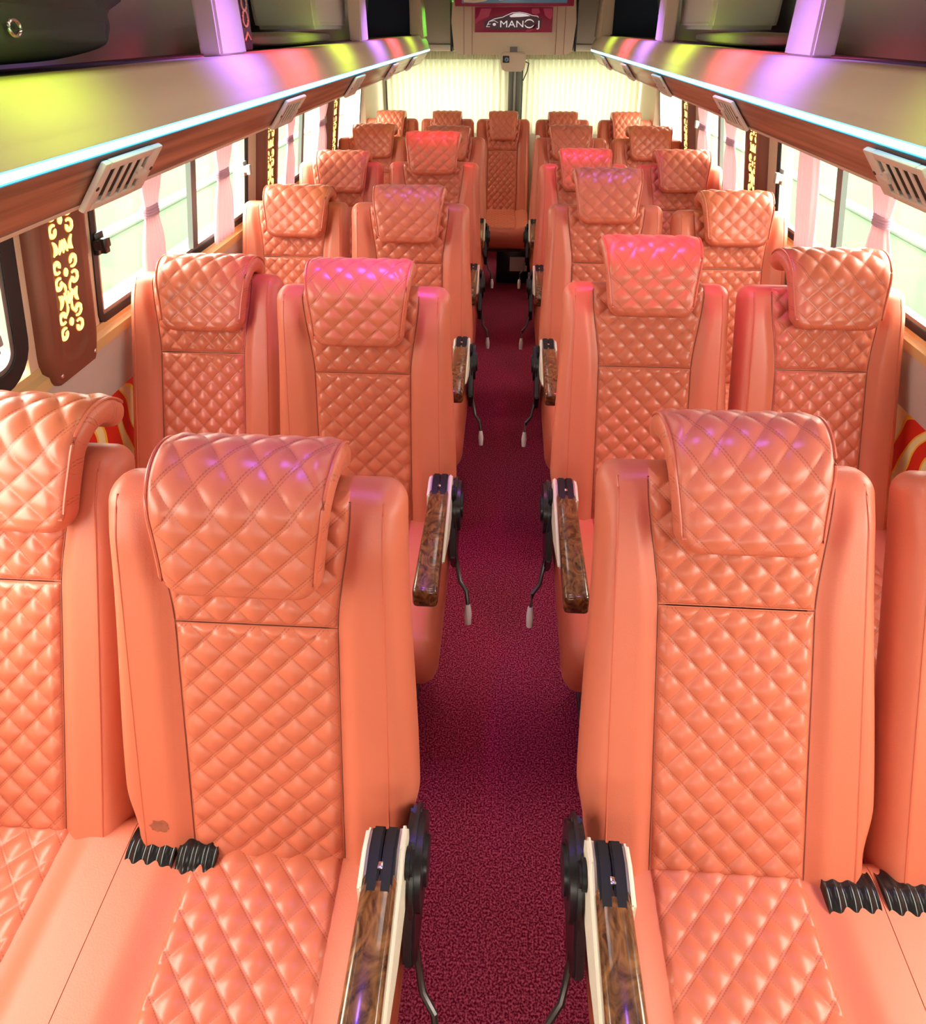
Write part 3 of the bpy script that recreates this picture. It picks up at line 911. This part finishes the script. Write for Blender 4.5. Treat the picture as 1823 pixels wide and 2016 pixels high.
ln([(-.165, .085), (-.13, .092), (-.105, .075)], .002)
ln([(-.178, .052), (-.185, .045), (-.16, .044)], .002); ln([(-.172, .062), (-.155, .066)], .002)
link('car_outline', b.mesh('car', M['signwhite']), sg)
def text(body, x, z, size, name, parent):
    cu = bpy.data.curves.new(name, 'FONT'); cu.body = body; cu.size = size; cu.extrude = .0015; cu.align_x = 'CENTER'
    o = bpy.data.objects.new('tmp', cu); COL.objects.link(o)
    bpy.context.view_layer.update()
    me = bpy.data.meshes.new_from_object(o.evaluated_get(bpy.context.evaluated_depsgraph_get()))
    bpy.data.objects.remove(o)
    me.materials.clear(); me.materials.append(M['signwhite'])
    r = link(name, me, parent, (x, -.0165, z), (pi / 2, 0, 0)); return r
text('MAN', -.012, .040, .075, 'lettering', sg)
b = MB()
for a0, a1 in ((20, 165), (195, 340)):
    b.tube([(.106 + .031 * cos(radians(a0 + (a1 - a0) * k / 14)), -.0165, .068 + .031 * sin(radians(a0 + (a1 - a0) * k / 14))) for k in range(15)], [.0018 + .003 * sin(pi * k / 14) for k in range(15)], 6)
link('ring_letter', b.mesh('ring', M['signwhite']), sg)
text('J', .170, .040, .075, 'lettering', sg)
b = MB(); b.cyl((-.130, -.019, .062), (-.130, -.012, .062), .011); link('dot', b.mesh('dot', M['signwhite']), sg)
for x in (-.04, .05):
    b = MB(); b.box(x - .006, x + .006, -.016, -.003, -.007, -.001, .001); link('clip', b.mesh('clip', M['white']), sg)

tv = thing('screen', 'wide maroon framed screen above the rear sign, cut by the top edge', 'screen', (.02, 5.12, 1.893))
b = MB(); b.box(-.385, .385, -.02, .05, 0.0, .085, .004); link('frame', b.mesh('frame', M['darkred']), tv)
b = MB(); b.box(-.34, .34, -.022, -.016, .018, .08); link('display', b.mesh('display', M['screen']), tv)
b = MB()
b.prism([(-.325, .022), (-.33, .04), (-.29, .075), (-.12, .075), (-.16, .04), (-.20, .026), (-.26, .020)], 'y', -.025, -.021)
b.box(-.10, -.07, -.025, -.021, .034, .06, .001); b.box(.06, .09, -.025, -.021, .040, .055, .001); b.box(.16, .23, -.025, -.021, .04, .047, .001); b.box(.26, .285, -.025, -.021, .036, .055, .001)
link('picture_shapes', b.mesh('shapes', M['cream']), tv)

cb = thing('camera_box', 'small beige box with dark blue lens hanging below the overhead unit', 'camera', (.02, 5.12, 1.50))
b = MB(); b.prism([(-.085, .105), (-.078, .035), (-.06, .0), (.07, .0), (.085, .03), (.088, .105), (.075, .118), (-.07, .118)], 'y', -.045, .045, r=.008); link('housing', b.mesh('housing', M['fascia']), cb)
b = MB(); b.box(-.066, -.022, -.052, -.04, .055, .098, .004); link('lens_plate', b.mesh('plate', M['black']), cb)
b = MB(); b.cyl((-.040, -.056, .074), (-.040, -.048, .074), .013); b.ball((-.040, -.055, .074), .007); link('lens', b.mesh('lens', M['lens']), cb)
b = MB(); b.tube([(.085, .0, .06), (.11, .01, .05), (.10, .02, .0), (.075, .03, -.06)], .004, 6); link('cable', b.mesh('cable', M['black']), cb)
b = MB(); b.box(-.02, .03, .0, .045, .112, .150); link('mount', b.mesh('mount', M['steel']), cb)

# ------------------------------------------------------------------ seats
BW = 0.235                       # half width of a backrest
BL = 0.715                       # length incl. the part behind the cushion
VB = 0.085                       # v where the cushion meets the backrest
TB = 0.055
def back_hw(t): return BW - .004 * sstep(.10, .73, t)
def seam_hw(t):                  # half width of the quilted field
    return .128 + .024 * sstep(.47, .70, t)
def back_front(u, t, d):
    bol = .015 * sstep(-.002, .030, abs(u) - seam_hw(t)) * sstep(BL, BL - .10, t)
    return roundoff(d, .034, TB - .006 + bol)
def back_back(u, t, d): return -roundoff(d, .042, TB - .01)
def mk_back(wide):
    return slab('backrest', BL, (lambda t: back_hw(t) * (1 + wide * (1 - sstep(.14, .62, t)) * sstep(.075, .17, t))), .038, 64, 72, back_front, back_back, lambda u, t, o: (u, -o, t - VB), M['leather'])
def mk_panel(t0, t1, sgn):
    nu, nv = 84, max(40, int((t1 - t0) / .0030))
    V, F, UV = [], [], []
    for j in range(nv + 1):
        t = t0 + (t1 - t0) * j / nv; hw = seam_hw(t)
        for i in range(nu + 1):
            u = hw * (2 * i / nu - 1)
            d = edge_d(u, t, BL, back_hw(t), .038)
            e = min(hw - abs(u), t - t0, t1 - t)
            o = back_front(u, t, d) - .004 * (1 - sstep(0, .004, e)) + .003 * sstep(0, .005, e) + sstep(.002, .014, e) * quilt(u, t, sgn, .0098)
            V.append((u, -o, t - VB)); UV.append((u, t))
    n = nu + 1
    for j in range(nv):
        for i in range(nu): F.append((j * n + i, j * n + i + 1, (j + 1) * n + i + 1, (j + 1) * n + i))
    return raw_mesh('quilted_panel', V, F, M['quilt+' if sgn > 0 else 'quilt-'], UV)
TS = VB + .400
def mk_welt(s):
    b = MB()
    if True:
        pts = []
        for k in range(40):
            t = .03 + (BL - .05) * k / 39
            u = s * (back_hw(t) - .030)
            pts.append((u, -(back_front(u, t, edge_d(u, t, BL, back_hw(t), .038)) - .0005), t - VB))
        b.tube(pts, .0020, 6)
    return b.mesh('stitched_welt', M['piping'])

def mk_seam(t0, t1):
    b = MB(); pts = []
    def P(u, t): return (u, -(back_front(u, t, edge_d(u, t, BL, back_hw(t), .038)) + .0002), t - VB)
    n = 40
    for k in range(n + 1):
        t = t0 + (t1 - t0) * k / n; pts.append(P(seam_hw(t), t))
    for k in range(1, 20): pts.append(P(seam_hw(t1) * (1 - 2 * k / 20), t1))
    for k in range(n + 1):
        t = t1 - (t1 - t0) * k / n; pts.append(P(-seam_hw(t), t))
    for k in range(1, 20): pts.append(P(-seam_hw(t0) * (1 - 2 * k / 20), t0))
    b.tube(pts, .0011, 6, closed=True)
    return b.mesh('panel_seam', M['seam'])

# headrest: padded board bent over the top
HS, HR = .124, .066
def hpath(s):
    if s < HS: return (0.0, s, 1.0, 0.0)                 # y(front +), z, normal
    a = (s - HS) / HR
    if a < radians(112): return (-HR * (1 - cos(a)), HS + HR * sin(a), cos(a), sin(a))
    a0 = radians(112); e = s - HS - HR * a0
    return (-HR * (1 - cos(a0)) - e * sin(a0), HS + HR * sin(a0) + e * cos(a0), cos(a0), sin(a0))
HLEN = HS + HR * radians(112) + .045
TH = .026
def head_hw(t): return .110 + .022 * sstep(.0, .24, t)
def mk_head(sgn):
    def fr(u, t, d):
        o = roundoff(d, .016, TH)
        return o + sstep(.008, .03, d) * quilt(u, t, sgn, .0062)
    def bk(u, t, d): return -roundoff(d, .016, TH * .8)
    def place(u, t, o):
        y, z, ny, nz = hpath(t)
        return (u, -(y + ny * o), z + nz * o)
    me = slab('headrest', HLEN, head_hw, .038, 96, 130, fr, bk, place, [M['quilt+' if sgn > 0 else 'quilt-']])
    return me
def mk_head_welt():
    b = MB(); pts = []
    n = 26
    for k in range(n + 1):
        t = .028 + (HLEN - .05) * k / n; pts.append((head_hw(t) - .006 - inset(t, HLEN, .038), t))
    loop = pts + [(-u, t) for u, t in reversed(pts)]
    full = []
    for u, t in loop:
        y, z, ny, nz = hpath(t); o = TH * .88
        full.append((u, -(y + ny * o), z + nz * o))
    b.tube(full, .0026, 6, closed=True)
    return b.mesh('headrest_welt', M['piping'])

CW, CD, CT = .240, .52, .075
def mk_cushion(inner):
    # t: 0 at the rear under the backrest, CD at the front; inner = side shared with the neighbour
    def fr(u, t, d):
        dd = d if t > .06 else max(d, .05) if t > 0.02 else d
        bol = .010 * sstep(.0, .05, abs(u) - .130)
        return roundoff(d, .045, CT - .008 + bol)
    def bk(u, t, d): return -roundoff(d, .040, CT + .01)
    return slab('cushion', CD, lambda t: CW, .045, 40, 44, fr, bk, lambda u, t, o: (u, .04 - t, o), M['leather'], flat=inner)
def mk_cpanel(sgn, inner):
    nu, nv = 80, 150; V, F, UV = [], [], []
    t0, t1 = .02, CD - .022
    for j in range(nv + 1):
        t = t0 + (t1 - t0) * j / nv
        for i in range(nu + 1):
            u = .128 * (2 * i / nu - 1)
            d = edge_d(u, t, CD, CW, .045, inner)
            e = min(.128 - abs(u), t - t0, t1 - t)
            k = sstep(0, .012, e)
            o = roundoff(d, .045, CT - .008) - .003 * (1 - sstep(0, .005, e)) + k * (.003 + quilt(u, t, sgn, .0075))
            V.append((u, .04 - t, o)); UV.append((u, t))
    n = nu + 1
    for j in range(nv):
        for i in range(nu): F.append((j * n + i, (j + 1) * n + i, (j + 1) * n + i + 1, j * n + i + 1))
    return raw_mesh('quilted_cushion_panel', V, F, M['quilt+' if sgn > 0 else 'quilt-'], UV)

ME = {'seam_lo': mk_seam(VB - .05, TS), 'seam_up': mk_seam(TS, BL - .02), ('back', True): mk_back(.06), ('back', False): mk_back(.0), ('welt', 1): mk_welt(1), ('welt', -1): mk_welt(-1), 'hwelt': mk_head_welt()}
for g in (1, -1):
    ME['plo', g] = mk_panel(VB - .05, TS - .0004, g); ME['pup', g] = mk_panel(TS + .0004, BL - .006, g)
    ME['head', g] = mk_head(g); ME['cush', g] = mk_cushion(g)
for g in (1, -1):
    for inn in (1, -1): ME['cpan', g, inn] = mk_cpanel(g, inn)
b = MB(); b.cyl((0, 0, -.06), (0, 0, .045), .006); ME['post'] = b.mesh('post', M['chrome'])
b = MB()
b.box(-.20, .20, -.42, .0, .30, .345, .01); ME['base'] = b.mesh('base', M['steel'])
b = MB(); b.box(-.02, .02, -.40, -.03, .0, .03, .006); b.box(-.018, .018, -.26, -.16, .02, .31, .006); ME['leg'] = b.mesh('leg', M['steel'])

def arm_meshes(s):
    """s = +1: the aisle lies toward +x of the seat"""
    b = MB()
    # wooden cap: bevelled burl bar
    t = bmesh.new(); bmesh.ops.create_cube(t, size=1.0)
    for v in t.verts:
        fwd = v.co.y < 0
        wd = .050 if not fwd else .056
        v.co = Vector((v.co.x * wd, -.215 + v.co.y * .36, v.co.z * .050 + (-.012 if fwd else 0.0)))
    bmesh.ops.bevel(t, geom=list(t.edges), offset=.011, segments=3, profile=.5, affect='EDGES')
    b.add(t); cap = b.mesh('wood_cap', M['burl'])
    b = MB()
    # cream cheeks either side of the hinge, tapering forward under the cap on the aisle side
    b.prism([(.035, -.060), (.040, .004), (.026, .026), (-.01, .032), (-.05, .012), (-.25, -.026), (-.255, -.036), (-.10, -.085), (-.02, -.085)], 'x', s * .020, s * .031, r=.004)
    b.prism([(.030, -.040), (.034, .004), (.022, .024), (-.01, .030), (-.06, .018), (-.06, -.04)], 'x', -s * .031, -s * .020, r=.004)
    br = b.mesh('bracket', M['cream'])
    b = MB()
    b.prism([(.030, -.04), (.034, .008), (.020, .032), (-.012, .038), (-.07, .022), (-.07, -.04)], 'x', -.0195, -.0008, r=.003)
    b.prism([(.030, -.04), (.034, .008), (.020, .032), (-.012, .038), (-.07, .022), (-.07, -.04)], 'x', .0008, .0195, r=.003)
    b.cyl((s * .028, -.004, -.012), (s * .042, -.004, -.012), .021, n=24, bev=.004)
    hg = b.mesh('hinge', M['blacks'])
    b = MB(); b.box(-.004, .004, -.038, -.028, .024, .032, .001)
    tg = b.mesh('screw', M['chrome'])
    b = MB()
    b.cyl((0, 0, 0), (s * .026, 0, 0), .078, n=40, bev=.010); b.cyl((s * .02, 0, 0), (s * .032, 0, 0), .040, n=30, bev=.005)
    b.prism([(-.06, .03), (.05, .06), (.06, -.06), (.0, -.16), (-.06, -.17), (-.10, -.10)], 'x', 0, s * .018, r=.004)
    disc = b.mesh('recliner_cover', M['black'])
    b = MB(); b.tube([(0, 0, 0), (s * .012, -.03, -.05), (s * .020, -.05, -.085), (s * .040, -.07, -.10), (s * .044, -.085, -.14)], .006, 8)
    lev = b.mesh('recline_lever', M['steel'])
    b = MB(); b.tube([(s * .044, -.083, -.135), (s * .045, -.092, -.16), (s * .046, -.10, -.19)], [.007, .0105, .008], 10); tip = b.mesh('lever_tip', M['tip'])
    return dict(cap=cap, br=br, hg=hg, tg=tg, disc=disc, lev=lev, tip=tip)
ARM = {1: arm_meshes(1), -1: arm_meshes(-1)}
b = MB()
nb = 84
b.tube([(-.042 + .084 * k / nb, .012, -.01) for k in range(nb + 1)], [.045 + .0045 * abs(cos(pi * 3.5 * (k / nb - .5))) ** 2 - (.012 if k in (0, nb) else 0) for k in range(nb + 1)], 40)
ME['boot'] = b.mesh('recliner_boot', M['bootm'], ang=70)

ZSEAT = 0.47
def seat(x, y, side, aisle, recline, lift, label, group, wscale=1.0, yaw=0.0, arm=True, fwd=0.0, hscale=1.0, cscale=None, hdx=0.0, legs=True, boot=True):
    """side: -1 left block, +1 right block; y: front face of the backrest at the cushion"""
    q = -side                                      # quilting runs up to the right on the left block
    toward = -side                                 # direction of the aisle
    root = thing('passenger_seat', label, 'seat', (x, y, 0), group)
    r = radians(recline)
    bk = link('backrest', ME['back', aisle], root, (0, .050 - fwd, ZSEAT + .062), (-r, 0, yaw), (wscale, 1, 1))
    link('quilted_lower_panel', ME['plo', q], bk); link('quilted_upper_panel', ME['pup', q], bk)
    link('panel_seam', ME['seam_lo'], bk); link('panel_seam', ME['seam_up'], bk); link('stitched_welt', ME['welt', 1], bk); link('stitched_welt', ME['welt', -1], bk)
    # headrest placed in the frame of the backrest
    Rm = bk.rotation_euler.to_matrix()
    def on_back(p): return Vector(bk.location) + Rm @ Vector(p)
    hd = link('headrest', ME['head', q], root, on_back((hdx, -(TB + TH + .006), .465 + lift)), (-r, 0, yaw), (hscale, 1, 1))
    link('headrest_welt', ME['hwelt'], hd)
    for sx in (-1, 1): link('headrest_post', ME['post'], hd, (sx * .06, .082, .135 - lift * .4))
    inner = -toward if aisle else toward
    cu = link('cushion', ME['cush', inner], root, (0, 0, ZSEAT - .030), (radians(3), 0, 0), ((cscale or wscale) * .9995, 1, 1))
    link('quilted_cushion_panel', ME['cpan', -side, inner], cu)
    ba = link('seat_base', ME['base'], root, (0, 0, 0), (0, 0, 0), (wscale * .9, 1, 1))
    for sx in ((-.15, .15) if legs else ()): link('leg', ME['leg'], ba, (sx, 0, 0))
    if aisle and arm:
        A = ARM[toward]
        ar = link('armrest', A['cap'], root, (toward * (CW - .022), -.105, .665))
        link('bracket', A['br'], ar); link('hinge', A['hg'], ar); link('screw', A['tg'], ar)
        rc = link('recliner_cover', A['disc'], root, (toward * (CW + .004), -.06, .575))
        lv = link('recline_lever', A['lev'], root, (toward * (CW + .012), -.10, .47)); link('lever_tip', A['tip'], lv)
    if boot and (aisle or side > 0):
        link('recliner_boot', ME['boot'], root, (-toward * (1 if aisle else -1) * (CW * (cscale or wscale) - .046), -.040, ZSEAT + .018))
        if side < 0: link('recliner_boot', ME['boot'], root, (-toward * (CW * wscale - .125), -.038, ZSEAT + .018), (0, 0, 0), (.8, 1, 1))
    return root

ROWN = ['front', 'second', 'third', 'fourth', 'fifth']
YR = [0.73 + 0.918 * k for k in range(6)]
XA = {-1: -.372, 1: .392}; XW = {-1: -.860, 1: .868}
GRP = 'quilted tan leather passenger seats'
# recline (degrees), headrest lift for [window, aisle]
# per seat: recline in degrees, headrest lift, forward shift
CFG = {(-1, 0): ((21, .035, 0), (12, .012, .02)), (-1, 1): ((19, .0, -.01), (9, .02, .04)), (-1, 2): ((20, 0.01, -.02), (11, .015, 0)), (-1, 3): ((16, .0, 0), (13, .095, 0)), (-1, 4): ((16, 0.02, 0), (15, 0.01, 0)),
       (1, 0): ((21, .02, 0), (23, .035, 0)), (1, 1): ((18, .05, 0), (17, .075, 0)), (1, 2): ((19, .02, .04), (16, .085, -.02)), (1, 3): ((16, 0.02, 0), (15, .02, 0)), (1, 4): ((16, 0.02, 0), (15, 0.02, 0))}
WS = {-1: (.955, 1.01), 1: (.955, .98)}
CSC = {-1: 1.019, 1: .999}
HDX = {-1: .02, 1: .008}
NOTE = {(-1, 0, 1): 'scuffed lower corner', (-1, 1, 1): 'with a violet glow on its headrest', (1, 1, 1): 'with a magenta glow on its headrest',
        (-1, 3, 1): 'with a raised headrest glowing red', (1, 2, 1): 'with a raised brown headrest', (1, 3, 1): 'with a pink glow on its headrest'}
SE = {}
for k in range(5):
    for s in (-1, 1):
        (rw, lw, fw_), (ra, la, fa) = CFG[(s, k)]
        lab = 'tan quilted window seat in the %s row, %s of the aisle' % (ROWN[k], PW[s])
        if k == 0: lab += ', cut by edge'
        SE[s, k, 0] = seat(XW[s], YR[k], s, False, rw, lw, lab, GRP, wscale=WS[s][0], fwd=fw_, hscale=1.06 if k else 1.12, cscale=CSC[s], hdx=HDX[s] + (.03 if k == 0 else 0))
        lab = 'tan quilted aisle seat in the %s row, %s of the aisle' % (ROWN[k], PW[s])
        n = NOTE.get((s, k, 1))
        if n: lab = 'tan aisle seat, %s row, %s of aisle, %s' % (ROWN[k], PW[s], n)
        SE[s, k, 1] = seat(XA[s], YR[k], s, True, ra, la, lab, GRP, wscale=WS[s][1], fwd=fa, hscale=1.08 if s < 0 else 1.03)
# rear bench: five seats
REAR = [(-.872, -1, 'leftmost seat of the five in the back row'), (-.452, -1, 'back row seat second from the left, below the rear curtain'),
        (-.035, 1, 'middle back row seat facing straight down the aisle'), (.405, 1, 'back row seat second from the right, below the rear curtain'), (.865, 1, 'rightmost seat of the five in the back row')]
for i, (x, s, lb) in enumerate(REAR):
    o = seat(x, YR[5] + .02, s, False, 13, 0, 'brown quilted leather ' + lb, 'quilted leather seats in the back row', wscale=.86, hscale=.84, legs=(i != 2), boot=False)
    if i == 2:
        b = MB(); b.box(.215, .245, -.03, .015, .16, .50, .008); p_ = link('raised_armrest', b.mesh('raised_armrest', M['cream']), o, (0.02, -.10, .57)); p_['label'] = 'cream armrest folded upright'
        b = MB(); b.box(.218, .242, -.03, .01, .0, .16, .006); link('bracket', b.mesh('bracket', M['black']), p_)

# scuff on the first left aisle seat
b = MB()
sc_ = SE[-1, 0, 1]
for ch in sc_.children:
    if ch.name.startswith('backrest'):
        V, F = [], []
        rnd = random.Random(3); n = 20
        pts = []
        for k in range(n):
            a = 2 * pi * k / n; rr = .012 + .007 * rnd.random(); pts.append((-.178 + rr * cos(a) * 1.0, VB + .020 + rr * sin(a) * .8))
        def surf(u, t): return (u, -(back_front(u, t, edge_d(u, t, BL, back_hw(t), .038)) + .0006), t - VB)
        V = [surf(-.178, VB + .020)] + [surf(*p) for p in pts]
        F = [(0, 1 + k, 1 + (k + 1) % n) for k in range(n)]
        link('scuff_mark', raw_mesh('scuff', V, F, M['stain']), ch)['label'] = 'dark scuff mark'

# equipment box under the back row
eb = thing('equipment_box', 'black box with white label on the floor beneath the middle back seat', 'box', (.07, 5.10, 0))
b = MB(); b.box(-.13, .13, 0, .22, 0, .26, .012); link('casing', b.mesh('casing', M['black']), eb)
b = MB(); b.box(-.03, .10, -.004, .002, .10, .21, .001); link('label_plate', b.mesh('label', M['greybox']), eb)
